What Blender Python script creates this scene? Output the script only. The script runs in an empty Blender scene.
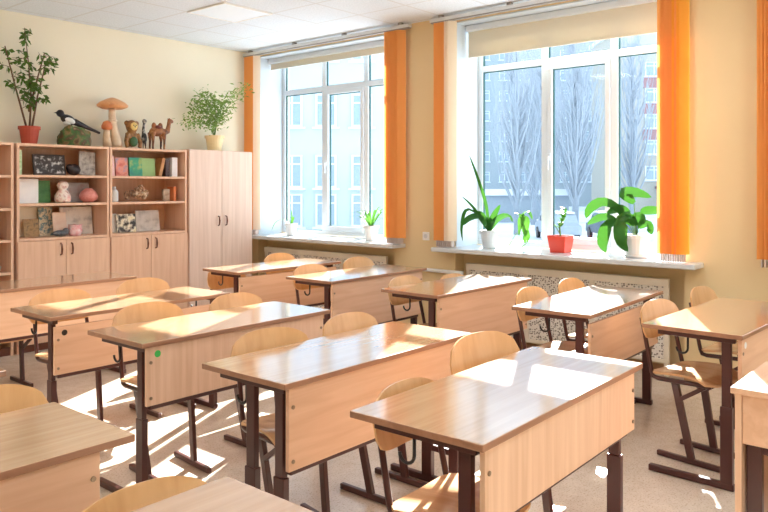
import bpy, bmesh, math, random
from mathutils import Vector, Matrix, Euler
R = math.radians
PI = math.pi
scn = bpy.context.scene
col = scn.collection

# ------------------------------------------------------------------ camera
cam = bpy.data.cameras.new('camera'); camo = bpy.data.objects.new('camera', cam); col.objects.link(camo)
camo.location = (0, 0, 1.46); camo.rotation_euler = (R(90), 0, R(-49.66))
cam.sensor_width = 36; cam.lens = 34.39; cam.shift_y = -0.0902; cam.clip_end = 400; cam.clip_start = .05
scn.camera = camo
# ------------------------------------------------------------------ sky, sun, exposure
wd = bpy.data.worlds.new('sky'); scn.world = wd; wd.use_nodes = True
bg = wd.node_tree.nodes['Background']; bg.inputs[0].default_value = (.72, .87, 1, 1); bg.inputs[1].default_value = 1.8
sun = bpy.data.lights.new('sun', 'SUN'); suno = bpy.data.objects.new('sun', sun); col.objects.link(suno)
sun.energy = 28; sun.color = (1, .96, .91); sun.angle = R(.4)
el, az = R(25.5), R(26.7)
sdir = Vector((math.cos(az)*math.cos(el), math.sin(az)*math.cos(el), math.sin(el)))
suno.rotation_euler = sdir.to_track_quat('Z', 'Y').to_euler(); suno.location = (30, 16, 20)
vs = scn.view_settings
vs.view_transform = 'Standard'; vs.look = 'None'; vs.gamma = 1; vs.use_curve_mapping = False; vs.exposure = 0.5
FILL = 12.0     # strength of the added ceiling panels that fill the room with light
scn.cycles.max_bounces = 10; scn.cycles.diffuse_bounces = 6; scn.cycles.transparent_max_bounces = 12
scn.cycles.sample_clamp_indirect = 6; scn.cycles.caustics_reflective = False; scn.cycles.caustics_refractive = False
try:
    scn.cycles.use_denoising = True; scn.cycles.denoiser = 'OPENIMAGEDENOISE'
except Exception: pass

# ------------------------------------------------------------------ materials
def lin(c):
    return tuple(((v/255)/12.92 if v/255 <= .04045 else (((v/255)+.055)/1.055)**2.4) for v in c) + (1,)
def newmat(name):
    m = bpy.data.materials.new(name); m.use_nodes = True
    return m, m.node_tree.nodes, m.node_tree.links, m.node_tree.nodes['Principled BSDF']
def plain(name, rgb, rough=.5, metal=0, spec=.5, var=.06, scale=6):
    m, n, l, b = newmat(name)
    c = lin(rgb)
    t = n.new('ShaderNodeTexCoord'); z = n.new('ShaderNodeTexNoise'); z.inputs['Scale'].default_value = scale
    l.new(t.outputs['Object'], z.inputs['Vector'])
    rp = n.new('ShaderNodeValToRGB')
    rp.color_ramp.elements[0].position = .3; rp.color_ramp.elements[1].position = .7
    rp.color_ramp.elements[0].color = tuple(v*(1-var) for v in c[:3]) + (1,)
    rp.color_ramp.elements[1].color = tuple(min(1, v*(1+var)) for v in c[:3]) + (1,)
    l.new(z.outputs['Fac'], rp.inputs[0]); l.new(rp.outputs[0], b.inputs['Base Color'])
    b.inputs['Roughness'].default_value = rough; b.inputs['Metallic'].default_value = metal
    b.inputs['Specular IOR Level'].default_value = spec
    return m
def wood(name, c1, c2, scale=(1.2, 18, 18), rough=.35, coat=0, spec=.5, bump=0):
    m, n, l, b = newmat(name)
    t = n.new('ShaderNodeTexCoord'); mp = n.new('ShaderNodeMapping'); mp.inputs['Scale'].default_value = scale
    l.new(t.outputs['Object'], mp.inputs[0])
    z = n.new('ShaderNodeTexNoise'); z.inputs['Scale'].default_value = 2.2; z.inputs['Detail'].default_value = 6; z.inputs['Distortion'].default_value = .6
    l.new(mp.outputs[0], z.inputs['Vector'])
    rp = n.new('ShaderNodeValToRGB'); e = rp.color_ramp.elements
    e[0].position = .32; e[1].position = .68; e[0].color = lin(c1); e[1].color = lin(c2)
    l.new(z.outputs['Fac'], rp.inputs[0]); l.new(rp.outputs[0], b.inputs['Base Color'])
    b.inputs['Roughness'].default_value = rough; b.inputs['Specular IOR Level'].default_value = spec
    if coat: b.inputs['Coat Weight'].default_value = coat; b.inputs['Coat Roughness'].default_value = .12
    return m
def patchy(name, cols, scale=30, rough=.5, detail=3, kind='noise'):
    m, n, l, b = newmat(name)
    t = n.new('ShaderNodeTexCoord')
    if kind == 'noise':
        z = n.new('ShaderNodeTexNoise'); z.inputs['Detail'].default_value = detail; o = z.outputs['Fac']
    else:
        z = n.new('ShaderNodeTexVoronoi'); o = z.outputs['Distance']
    z.inputs['Scale'].default_value = scale
    l.new(t.outputs['Object'], z.inputs['Vector'])
    rp = n.new('ShaderNodeValToRGB'); rp.color_ramp.interpolation = 'CONSTANT' if kind == 'hard' else 'LINEAR'
    e = rp.color_ramp.elements
    while len(e) < len(cols): e.new(.5)
    for i, c in enumerate(cols):
        e[i].position = .3 + .4*i/max(1, len(cols)-1) if kind == 'noise' else i/len(cols)
        e[i].color = lin(c)
    l.new(o, rp.inputs[0]); l.new(rp.outputs[0], b.inputs['Base Color']); b.inputs['Roughness'].default_value = rough
    return m
def translucent(name, rgb, rgbt, mix=.5, rough=.6):
    m, n, l, b = newmat(name)
    b.inputs['Base Color'].default_value = lin(rgb); b.inputs['Roughness'].default_value = rough
    b.inputs['Specular IOR Level'].default_value = .2
    tr = n.new('ShaderNodeBsdfTranslucent'); tr.inputs[0].default_value = lin(rgbt)
    mx = n.new('ShaderNodeMixShader'); mx.inputs[0].default_value = mix
    l.new(b.outputs[0], mx.inputs[1]); l.new(tr.outputs[0], mx.inputs[2])
    l.new(mx.outputs[0], n['Material Output'].inputs[0])
    return m
def emit(name, rgb, s):
    m, n, l, b = newmat(name)
    b.inputs['Base Color'].default_value = lin(rgb); b.inputs['Emission Color'].default_value = lin(rgb); b.inputs['Emission Strength'].default_value = s
    return m
def glassmat(name):
    m, n, l, b = newmat(name)
    n.remove(b)
    t = n.new('ShaderNodeBsdfTransparent'); t.inputs[0].default_value = (.95, .985, 1, 1)
    g = n.new('ShaderNodeBsdfGlossy'); g.inputs['Roughness'].default_value = .02
    lw = n.new('ShaderNodeLayerWeight'); lw.inputs[0].default_value = .5
    pw = n.new('ShaderNodeMath'); pw.operation = 'POWER'; l.new(lw.outputs['Facing'], pw.inputs[0]); pw.inputs[1].default_value = 5
    fr = n.new('ShaderNodeMath'); fr.operation = 'MULTIPLY_ADD'; l.new(pw.outputs[0], fr.inputs[0]); fr.inputs[1].default_value = .6; fr.inputs[2].default_value = .008
    mx = n.new('ShaderNodeMixShader')
    l.new(fr.outputs[0], mx.inputs[0]); l.new(t.outputs[0], mx.inputs[1]); l.new(g.outputs[0], mx.inputs[2])
    l.new(mx.outputs[0], n['Material Output'].inputs[0])
    return m
M = {}
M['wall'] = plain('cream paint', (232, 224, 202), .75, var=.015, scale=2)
M['wallr'] = plain('cream paint with shade', (228, 204, 158), .75, var=.015, scale=2)  # same cream paint, with the window wall's shade mixed into the colour
M['reveal'] = plain('white reveal paint', (204, 216, 226), .6, var=.01)
M['pvc'] = plain('white window plastic', (214, 224, 232), .3, var=.01)
M['sill'] = plain('white sill plastic', (208, 211, 214), .2, var=.01)
M['gasket'] = plain('dark green gasket', (44, 96, 98), .5)
M['glass'] = glassmat('window glass')
M['desktop'] = wood('desktop beech laminate', (190, 150, 116), (204, 166, 132), (.9, 16, 16), .13, spec=1.0, coat=.8)
M['edge'] = wood('desk edge band', (150, 108, 82), (170, 124, 96), (1, 10, 10), .4)
M['panel'] = wood('panel beech laminate', (214, 170, 138), (226, 186, 156), (.8, 12, 12), .4, spec=.35)
M['panelv'] = wood('panel beech upright grain', (214, 174, 144), (228, 192, 164), (14, 12, .8), .4, spec=.35)
M['ply'] = wood('lacquered plywood', (206, 156, 102), (220, 174, 122), (9, 9, 1), .3, spec=.5)
M['plyseat'] = wood('lacquered seat plywood', (206, 160, 112), (222, 178, 134), (9, 1, 9), .18, spec=.6)
M['steel'] = plain('dark brown enamelled steel', (74, 38, 34), .32, var=.1)
M['plastic'] = plain('black plastic cap', (30, 24, 24), .4)
M['bolt'] = plain('bolt steel', (150, 130, 110), .35, metal=.8)
M['cab'] = wood('cabinet beech laminate', (218, 176, 148), (230, 192, 164), (12, 12, .7), .4, spec=.3)
M['cabin'] = wood('cabinet inside laminate', (206, 158, 122), (218, 172, 136), (12, 12, .7), .45, spec=.3)
M['cabdark'] = plain('cabinet dark edge', (110, 64, 48), .4)
M['wardrobe'] = wood('pale beech laminate', (218, 190, 172), (232, 206, 190), (14, 14, .6), .38, spec=.35)
M['handle'] = plain('bronze handle', (112, 62, 40), .3, metal=.4)
M['orange'] = translucent('orange blind fabric', (238, 164, 92), (250, 190, 110), .22)
M['whiteslat'] = translucent('white blind fabric', (240, 228, 208), (255, 240, 215), .4)
M['yellowslat'] = translucent('sunlit orange blind fabric', (252, 190, 80), (255, 200, 90), .45)  # sun shining between the orange slats, painted as a yellower fabric
M['roller'] = translucent('ivory roller fabric', (226, 220, 202), (230, 220, 195), .12)
M['rail'] = plain('grey aluminium', (214, 216, 218), .35, metal=.3)
M['raildark'] = plain('dark rail groove', (150, 148, 146), .5)
M['weight'] = plain('clear blind weight', (196, 180, 172), .3)
M['terracotta'] = plain('terracotta', (176, 72, 50), .6)
M['redpot'] = plain('red plastic pot', (214, 68, 50), .35)
M['whitepot'] = plain('white ceramic', (206, 208, 208), .3)
M['greypot'] = plain('ribbed white pot', (190, 194, 198), .4)
M['creampot'] = plain('cream plastic pot', (238, 214, 164), .4)
M['soil'] = patchy('soil', [(50, 34, 24), (84, 60, 44)], 60, .9)
M['leaf'] = translucent('green leaf', (42, 94, 34), (74, 128, 44), .22, .35)
M['leafbright'] = translucent('bright leaf', (70, 130, 48), (104, 160, 60), .25, .35)
M['leafdark'] = translucent('ficus leaf', (78, 104, 50), (110, 150, 50), .25, .4)
M['leafpale'] = translucent('feathery leaf', (124, 150, 84), (160, 190, 90), .35, .5)
M['bark'] = plain('brown stem', (112, 84, 60), .8)
M['stem'] = plain('green stem', (104, 148, 70), .6)
M['white'] = plain('white enamel', (238, 238, 236), .4)

def floor_mat():
    m, n, l, b = newmat('speckled beige linoleum')
    t = n.new('ShaderNodeTexCoord')
    a = n.new('ShaderNodeTexNoise'); a.inputs['Scale'].default_value = 9; a.inputs['Detail'].default_value = 8; a.inputs['Roughness'].default_value = .75
    l.new(t.outputs['Object'], a.inputs['Vector'])
    rp = n.new('ShaderNodeValToRGB'); e = rp.color_ramp.elements
    e[0].position = .3; e[1].position = .72; e[0].color = lin((204, 186, 166)); e[1].color = lin((226, 210, 192))
    l.new(a.outputs['Fac'], rp.inputs[0])
    s = n.new('ShaderNodeTexNoise'); s.inputs['Scale'].default_value = 110; s.inputs['Detail'].default_value = 2
    l.new(t.outputs['Object'], s.inputs['Vector'])
    r2 = n.new('ShaderNodeValToRGB'); e = r2.color_ramp.elements
    e[0].position = .34; e[1].position = .46; e[0].color = (.72, .66, .6, 1); e[1].color = (1, 1, 1, 1)
    l.new(s.outputs['Fac'], r2.inputs[0])
    mx = n.new('ShaderNodeMix'); mx.data_type = 'RGBA'; mx.blend_type = 'MULTIPLY'; mx.inputs[0].default_value = .8
    l.new(rp.outputs[0], mx.inputs[6]); l.new(r2.outputs[0], mx.inputs[7]); l.new(mx.outputs[2], b.inputs['Base Color'])
    b.inputs['Roughness'].default_value = .25; b.inputs['Specular IOR Level'].default_value = .7
    return m
M['floor'] = floor_mat()
def ceil_mat():
    m, n, l, b = newmat('ceiling tiles')
    t = n.new('ShaderNodeTexCoord'); sp = n.new('ShaderNodeSeparateXYZ'); l.new(t.outputs['Object'], sp.inputs[0])
    def grid(out, off):
        a = n.new('ShaderNodeMath'); a.operation = 'SUBTRACT'; l.new(out, a.inputs[0]); a.inputs[1].default_value = off
        d = n.new('ShaderNodeMath'); d.operation = 'DIVIDE'; l.new(a.outputs[0], d.inputs[0]); d.inputs[1].default_value = .56
        f = n.new('ShaderNodeMath'); f.operation = 'FRACT'; l.new(d.outputs[0], f.inputs[0])
        g = n.new('ShaderNodeMath'); g.operation = 'LESS_THAN'; l.new(f.outputs[0], g.inputs[0]); g.inputs[1].default_value = .04
        return g
    gx, gy = grid(sp.outputs[0], 3.965-.011-5.6), grid(sp.outputs[1], 5.19-.011-11.2)
    mx = n.new('ShaderNodeMath'); mx.operation = 'MAXIMUM'; l.new(gx.outputs[0], mx.inputs[0]); l.new(gy.outputs[0], mx.inputs[1])
    s = n.new('ShaderNodeTexNoise'); s.inputs['Scale'].default_value = 70; l.new(t.outputs['Object'], s.inputs['Vector'])
    rp = n.new('ShaderNodeValToRGB'); e = rp.color_ramp.elements
    e[0].position = .35; e[1].position = .6; e[0].color = lin((210, 218, 227)); e[1].color = lin((221, 229, 238))
    l.new(s.outputs['Fac'], rp.inputs[0])
    mc = n.new('ShaderNodeMix'); mc.data_type = 'RGBA'; l.new(mx.outputs[0], mc.inputs[0]); l.new(rp.outputs[0], mc.inputs[6]); mc.inputs[7].default_value = lin((206, 210, 214))
    l.new(mc.outputs[2], b.inputs['Base Color']); b.inputs['Roughness'].default_value = .85
    return m
M['ceiling'] = ceil_mat()
def screen_mat():
    m, n, l, b = newmat('perforated radiator screen')
    t = n.new('ShaderNodeTexCoord'); mp = n.new('ShaderNodeMapping'); mp.inputs['Scale'].default_value = (1, 50, 62)
    l.new(t.outputs['Object'], mp.inputs[0])
    w = n.new('ShaderNodeTexVoronoi'); w.inputs['Scale'].default_value = 1; w.inputs['Randomness'].default_value = .55
    l.new(mp.outputs[0], w.inputs['Vector'])
    rp = n.new('ShaderNodeValToRGB'); rp.color_ramp.interpolation = 'CONSTANT'; e = rp.color_ramp.elements
    e[0].position = 0; e[1].position = .42; e[0].color = lin((136, 126, 116)); e[1].color = lin((230, 224, 214))
    l.new(w.outputs['Distance'], rp.inputs[0]); l.new(rp.outputs[0], b.inputs['Base Color'])
    b.inputs['Roughness'].default_value = .5
    return m
M['screen'] = screen_mat()

# ------------------------------------------------------------------ mesh helpers
class MB:
    def __init__(s): s.bm = bmesh.new(); s.mi = 0
    def _tag(s, faces):
        for f in faces: f.material_index = s.mi
    def box(s, x0, x1, y0, y1, z0, z1, mat=None):
        vs_ = [s.bm.verts.new(Vector(p) if mat is None else mat @ Vector(p)) for p in
               [(x0,y0,z0),(x1,y0,z0),(x1,y1,z0),(x0,y1,z0),(x0,y0,z1),(x1,y0,z1),(x1,y1,z1),(x0,y1,z1)]]
        s._tag([s.bm.faces.new([vs_[i] for i in f]) for f in [(0,3,2,1),(4,5,6,7),(0,1,5,4),(1,2,6,5),(2,3,7,6),(3,0,4,7)]])
        return s
    def tube(s, pts, r, seg=8, sx=1, caps=True):
        pts = [Vector(p) for p in pts]; rings = []
        rr = r if isinstance(r, (list, tuple)) else [r]*len(pts)
        up = None
        for i, p in enumerate(pts):
            d = (pts[min(i+1, len(pts)-1)] - pts[max(i-1, 0)]).normalized()
            if up is None:
                up = Vector((1, 0, 0)) if abs(d.x) < .9 else Vector((0, 0, 1))
            a = (up - d*up.dot(d)).normalized(); b = d.cross(a); up = a
            rings.append([s.bm.verts.new(p + a*math.cos(2*PI*k/seg)*rr[i]*sx + b*math.sin(2*PI*k/seg)*rr[i]) for k in range(seg)])
        fs = []
        for i in range(len(rings)-1):
            for k in range(seg):
                fs.append(s.bm.faces.new([rings[i][k], rings[i][(k+1)%seg], rings[i+1][(k+1)%seg], rings[i+1][k]]))
        if caps:
            fs.append(s.bm.faces.new(rings[0][::-1])); fs.append(s.bm.faces.new(rings[-1]))
        s._tag(fs); return s
    def bar(s, p, q, w, h, up=(0, 0, 1)):
        p, q = Vector(p), Vector(q); d = q-p; L = d.length; d.normalize()
        u = Vector(up); a = d.cross(u)
        if a.length < 1e-3: a = d.cross(Vector((1, 0, 0)))
        a.normalize(); u = a.cross(d)
        m = Matrix((( d.x, a.x, u.x, p.x), (d.y, a.y, u.y, p.y), (d.z, a.z, u.z, p.z), (0, 0, 0, 1)))
        return s.box(0, L, -w/2, w/2, -h/2, h/2, m)
    def lathe(s, prof, c=(0, 0, 0), seg=20):
        c = Vector(c); rings = []
        for r, z in prof:
            rings.append([s.bm.verts.new(c + Vector((r*math.cos(2*PI*k/seg), r*math.sin(2*PI*k/seg), z))) for k in range(seg)])
        fs = []
        for i in range(len(rings)-1):
            for k in range(seg): fs.append(s.bm.faces.new([rings[i][k], rings[i][(k+1)%seg], rings[i+1][(k+1)%seg], rings[i+1][k]]))
        if prof[0][0] > 1e-5: fs.append(s.bm.faces.new(rings[0][::-1]))
        if prof[-1][0] > 1e-5: fs.append(s.bm.faces.new(rings[-1]))
        s._tag(fs); return s
    def ball(s, c, r, sc=(1, 1, 1), rot=None, sub=2):
        m = Matrix.Translation(c) @ (rot.to_matrix().to_4x4() if rot else Matrix()) @ Matrix.Diagonal((r*sc[0], r*sc[1], r*sc[2], 1))
        res = bmesh.ops.create_icosphere(s.bm, subdivisions=sub, radius=1, matrix=m)
        s._tag({f for v in res['verts'] for f in v.link_faces}); return s
    def ribbon(s, pts, w, fold=.25, side=None, n=10, face=None):
        """leaf: smooth strip along pts, width profile, folded along the midrib"""
        P = [Vector(p) for p in pts]
        def at(t):
            x = t*(len(P)-1); i = min(int(x), len(P)-2); f = x-i
            p0, p1, p2, p3 = P[max(i-1, 0)], P[i], P[i+1], P[min(i+2, len(P)-1)]
            return .5*((2*p1)+(p2-p0)*f+(2*p0-5*p1+4*p2-p3)*f*f+(3*p1-p0-3*p2+p3)*f**3)
        rows = []; fs = []
        for i in range(n+1):
            t = i/n; c = at(t); d = (at(min(1, t+.02))-at(max(0, t-.02))).normalized()
            sd = d.cross(Vector(face)) if face else d.cross(Vector((0, 0, 1)))
            if sd.length < .05: sd = Vector((.6, -.7, 0))
            sd = (sd - d*sd.dot(d)).normalized(); nn = sd.cross(d)
            k = w*max(.03, math.sin(PI*min(1, t*.93+.07))**.75)
            rows.append([s.bm.verts.new(c - sd*k + nn*k*fold), s.bm.verts.new(c), s.bm.verts.new(c + sd*k + nn*k*fold)])
        for a, b in zip(rows, rows[1:]):
            for j in (0, 1): fs.append(s.bm.faces.new([a[j], a[j+1], b[j+1], b[j]]))
        s._tag(fs); return s
    def leaflet(s, p, d, L, w, rnd):
        d = Vector(d).normalized(); sd = d.cross(Vector((rnd.uniform(-1, 1), rnd.uniform(-1, 1), rnd.uniform(-.2, 1)+.2)))
        if sd.length < .01: sd = Vector((1, 0, 0))
        sd.normalize(); nn = sd.cross(d); p = Vector(p)
        a = s.bm.verts.new(p); b = s.bm.verts.new(p+d*L*.5+sd*w+nn*w*.3); c = s.bm.verts.new(p+d*L); e = s.bm.verts.new(p+d*L*.5-sd*w+nn*w*.3)
        f1 = s.bm.faces.new([a, b, c]); f2 = s.bm.faces.new([a, c, e]); s._tag([f1, f2]); return s
    def mesh(s, name, smooth=False):
        bmesh.ops.recalc_face_normals(s.bm, faces=s.bm.faces)
        me = bpy.data.meshes.new(name); s.bm.to_mesh(me); s.bm.free()
        if smooth:
            for p in me.polygons: p.use_smooth = True
        return me
    def build(s, name, mats, parent=None, loc=None, rotz=0, smooth=False, bevel=0, open_=False):
        if open_:
            me = bpy.data.meshes.new(name); s.bm.to_mesh(me); s.bm.free()
            if smooth:
                for p in me.polygons: p.use_smooth = True
        else: me = s.mesh(name, smooth)
        return link(name, me, mats, parent, loc, rotz, bevel)
def link(name, me, mats, parent=None, loc=None, rotz=0, bevel=0):
    if not isinstance(mats, (list, tuple)): mats = [mats]
    if not me.materials:
        for m in mats: me.materials.append(m)
    o = bpy.data.objects.new(name, me); col.objects.link(o)
    if parent: o.parent = parent
    if loc: o.location = loc
    if rotz: o.rotation_euler = (0, 0, rotz)
    if bevel:
        b = o.modifiers.new('bevel', 'BEVEL'); b.width = bevel; b.segments = 2; b.limit_method = 'ANGLE'; b.angle_limit = R(50)
    return o
def remesh(o, vox):
    r = o.modifiers.new('remesh', 'REMESH'); r.mode = 'VOXEL'; r.voxel_size = vox; r.use_smooth_shade = True
    sm = o.modifiers.new('smooth', 'SMOOTH'); sm.factor = .5; sm.iterations = 3
    return o
def tag(o, label, cat, group=None, kind=None):
    if label: o['label'] = label
    if cat: o['category'] = cat
    if group: o['group'] = group
    if kind: o['kind'] = kind
    return o
def struct(o): o['kind'] = 'structure'; return o
def thing(name, label, cat, loc=(0, 0, 0), rotz=0, group=None):
    o = bpy.data.objects.new(name, None); col.objects.link(o); o.empty_display_size = .1
    o.location = loc; o.rotation_euler = (0, 0, rotz)
    return tag(o, label, cat, group)
CACHE = {}
def part(name, key, fn, mats, parent, bevel=0, smooth=False):
    if key not in CACHE: CACHE[key] = fn().mesh(name, smooth)
    return link(name, CACHE[key], mats, parent, bevel=bevel)

# ------------------------------------------------------------------ room shell
XL, XR, YF, YB, ZC = -1.3, 5.70, -4.6, 6.97, 3.07
XO = 6.20          # outer face of window wall
XF = 6.10          # window frame plane
WIN = [(1, 4.70, 6.81), (2, 1.86, 3.96), (3, -1.02, 1.09), (4, -3.90, -1.79)]  # fourth window is unseen, added to light the desk panels
SZ, TZ = .895, 3.01
struct(MB().box(XL-.2, XO, YF-.2, YB+.2, -.12, 0).build('floor', M['floor']))
struct(MB().box(XL-.2, XO, YF-.2, YB+.2, ZC, ZC+.12).build('ceiling', M['ceiling']))
struct(MB().box(XL-.2, XO, YB, YB+.2, 0, ZC).build('wall_back', M['wall']))
struct(MB().box(XL-.2, XO, YF-.2, YF, 0, ZC).build('wall_front', M['wall']))
struct(MB().box(XL-.2, XL, YF, YB, 0, ZC).build('wall_left', M['wall']))
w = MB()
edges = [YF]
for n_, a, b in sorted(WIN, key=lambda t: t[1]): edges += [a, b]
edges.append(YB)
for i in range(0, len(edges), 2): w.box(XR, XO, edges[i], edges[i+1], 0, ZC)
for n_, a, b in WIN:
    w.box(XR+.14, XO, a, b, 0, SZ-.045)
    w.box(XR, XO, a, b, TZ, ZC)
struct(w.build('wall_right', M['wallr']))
bb = MB()
bb.box(XL, 2.79, YB-.015, YB, 0, .07)
struct(bb.build('baseboard_back', M['cabdark']))
bb = MB()
for i in range(0, len(edges), 2): bb.box(XR-.012, XR, edges[i], edges[i+1], 0, .06)
for n_, a, b in WIN: bb.box(XR+.128, XR+.14, a, b, 0, .06)
struct(bb.build('baseboard_right', plain('brown skirting', (176, 132, 92), .5)))

def window(n, a, b):
    """white plastic window: a = low y, b = high y"""
    root = bpy.data.objects.new('window_%d' % n, None); col.objects.link(root); root.location = (XF, (a+b)/2, SZ); struct(root)
    W = b-a; h = W/2; H = TZ-SZ
    # muntin positions measured from the left (high y) end
    m1, m2 = h-.73, h-1.39
    tz = 1.68
    def P(mb, y0, y1, z0, z1, x0=-.026, x1=.026): mb.box(x0, x1, y0, y1, z0, z1)
    f = MB()
    P(f, -h, h, 0, .05); P(f, -h, h, H-.05, H); P(f, -h, -h+.06, .05, H-.05); P(f, h-.06, h, .05, H-.05)
    P(f, -h+.06, h-.06, tz, tz+.058)
    for m in (m1, m2):
        P(f, m-.033, m+.033, .05, tz); P(f, m-.033, m+.033, tz+.058, H-.05)
    f.build('window_frame', M['pvc'], root, bevel=.006)
    # opening sash in the middle light
    s = MB(); y0, y1 = m2+.033, m1-.033
    P(s, y0, y1, .05, .11, -.04, .024); P(s, y0, y1, tz-.045, tz, -.04, .024); P(s, y0, y0+.045, .11, tz-.045, -.04, .024); P(s, y1-.045, y1, .11, tz-.045, -.04, .024)
    sash = s.build('sash', M['pvc'], root, bevel=.006)
    hd = MB(); yh = y1-.022
    hd.box(-.05, -.04, yh-.014, yh+.014, .80, .87); hd.box(-.074, -.046, yh-.009, yh+.009, .825, .84); hd.box(-.079, -.064, yh-.01, yh+.01, .72, .845)
    hd.build('handle', M['pvc'], sash, bevel=.004)
    # panes and dark gaskets
    lights = [(m1+.033, h-.06, .05, tz), (y0+.045, y1-.045, .11, tz-.045), (-h+.06, m2-.033, .05, tz),
              (m1+.033, h-.06, tz+.058, H-.05), (m2+.033, m1-.033, tz+.058, H-.05), (-h+.06, m2-.033, tz+.058, H-.05)]
    for (p, q, z0, z1) in lights:
        g = MB(); g.box(.0, .006, p, q, z0, z1); g.build('pane', M['glass'], root)
        k = MB(); t = .010
        k.box(-.008, .010, p, q, z0, z0+t*.6); k.box(-.008, .010, p, q, z1-t, z1); k.box(-.008, .010, p, p+t*.5, z0+t*.6, z1-t); k.box(-.008, .010, q-t, q, z0+t*.6, z1-t)
        k.build('gasket', M['gasket'], root)
    # sill board with rounded nose, reveals
    s = MB(); s.box(5.50-XF, -.035, -h-.14 if n != 1 else -h-.14, h+.14 if n != 1 else h+.06, -.04, 0)
    s.build('window_sill', M['sill'], root, bevel=.008)
    rv = MB()
    rv.box(XR-XF+.002, -.035, h-.012, h+.0005, 0, H); rv.box(XR-XF+.002, -.035, -h-.0005, -h+.012, 0, H)
    rv.box(XR-XF+.002, -.035, -h+.012, h-.012, H-.012, H+.0005)
    rv.build('reveal', M['reveal'], root)
    return root
for t in WIN: window(*t)

# ------------------------------------------------------------------ blinds
def roller(n, a, b, zb, label):
    y0, y1 = a+.03, b-.035
    t = thing('roller_blind', label, 'roller blind', (5.87, (a+b)/2, TZ), 0, 'ivory roller blinds in the window niches')
    c = (a+b)/2
    g = MB(); g.box(-.035, .035, y0-c-.015, y1-c+.015, -.075, -.012); g.build('cassette', M['pvc'], t, bevel=.012)
    f = MB(); f.box(-.003, .003, y0-c, y1-c, zb-TZ+.02, -.07); f.build('fabric', M['roller'], t)
    f = MB(); f.box(-.008, .008, y0-c, y1-c, zb-TZ, zb-TZ+.022); f.build('bottom_bar', M['roller'], t, bevel=.004)
roller(1, 4.70, 6.81, 2.865, 'narrow ivory roller blind in the window beside the tall cupboard')
roller(2, 1.86, 3.96, 2.69, 'deep ivory roller blind over the window with the red square pot')

def slats(y0, y1, n, kinds, label, zt=3.0, zb=.955, x=5.60):
    """gathered stack of vertical blind slats between y0 < y1, seen turned"""
    t = thing('vertical_blind', label, 'vertical blind', (x, (y0+y1)/2, SZ+.004), 0, 'orange vertical blinds drawn aside')
    c = (y0+y1)/2; z0 = SZ+.004
    groups = {}
    for i in range(n):
        y = y1 - (i+.5)*(y1-y0)/n; k = kinds[i % len(kinds)]
        groups.setdefault(k, []).append(y-c)
    names = {'orange': 'orange_slats', 'whiteslat': 'white_slats', 'yellowslat': 'sunlit_slats'}
    for k, ys in groups.items():
        m = MB(); rnd = random.Random(len(ys))
        for y in ys:
            a = R(rnd.uniform(40, 52)); hw = .0445
            rows = []
            for zz in (zb-z0, zt-z0):
                row = []
                for j in range(5):
                    u = (j-2)/2; off = .008*(1-u*u)
                    row.append(m.bm.verts.new((-u*hw*math.cos(a)-off*math.sin(a), y+u*hw*math.sin(a)*.9+off*math.cos(a), zz)))
                rows.append(row)
            for j in range(4): m.bm.faces.new([rows[0][j], rows[0][j+1], rows[1][j+1], rows[1][j]])
        m.build(names[k], M[k], t, open_=True, smooth=True)
    wt = MB()
    for k, ys in groups.items():
        for y in ys: wt.box(-.026, .026, y-.004, y+.004, 0, zb-z0)
    wt.build('bottom_weights', M['weight'], t)
O, Wt, Sl = 'orange', 'whiteslat', 'yellowslat'
slats(6.70, 6.90, 6, [O, O, O, O, O, Wt], 'narrow orange vertical blind in the corner beside the tall cupboard')
slats(4.52, 4.71, 10, [O], 'orange vertical blind at the right side of the window beside the cupboard')
slats(3.91, 4.10, 8, [O, O, O, O, O, Wt, Wt, Wt], 'orange and white vertical blind left of the window with the red square pot')
slats(1.82, 2.00, 10, [O, O, O, O, O, O, Sl, O, Sl, Sl], 'bright backlit orange vertical blind right of the big leafed plant')
slats(1.08, 1.31, 10, [O], 'orange vertical blind at the right edge of the photo')
slats(-1.1, -.85, 10, [O], 'orange vertical blind at the far end of the third window')
def rail(y0, y1, label):
    t = thing('curtain_rail', label, 'curtain rail', (5.60, (y0+y1)/2, 3.0), 0, 'blind rails along the ceiling')
    h = (y1-y0)/2
    MB().box(-.025, .025, -h, h, .012, .045).build('rail_profile', M['rail'], t, bevel=.004)
    MB().box(-.02, .02, -h+.01, h-.01, .002, .013).build('rail_groove', M['raildark'], t)
    m = MB()
    for k in range(4):
        y = -h+.12+k*(2*h-.24)/3
        m.box(-.02, .02, y-.02, y+.02, .045, ZC-3.0)
    m.build('ceiling_brackets', M['raildark'], t)
rail(4.42, 6.95, 'grey blind rail on the ceiling above the window beside the cupboard')
rail(1.72, 4.17, 'grey blind rail on the ceiling above the window with the red square pot')
slats(-1.78, -1.55, 10, [O], 'orange vertical blind beside the added fourth window')
rail(-1.2, 1.38, 'grey blind rail above the window at the right edge')

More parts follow.
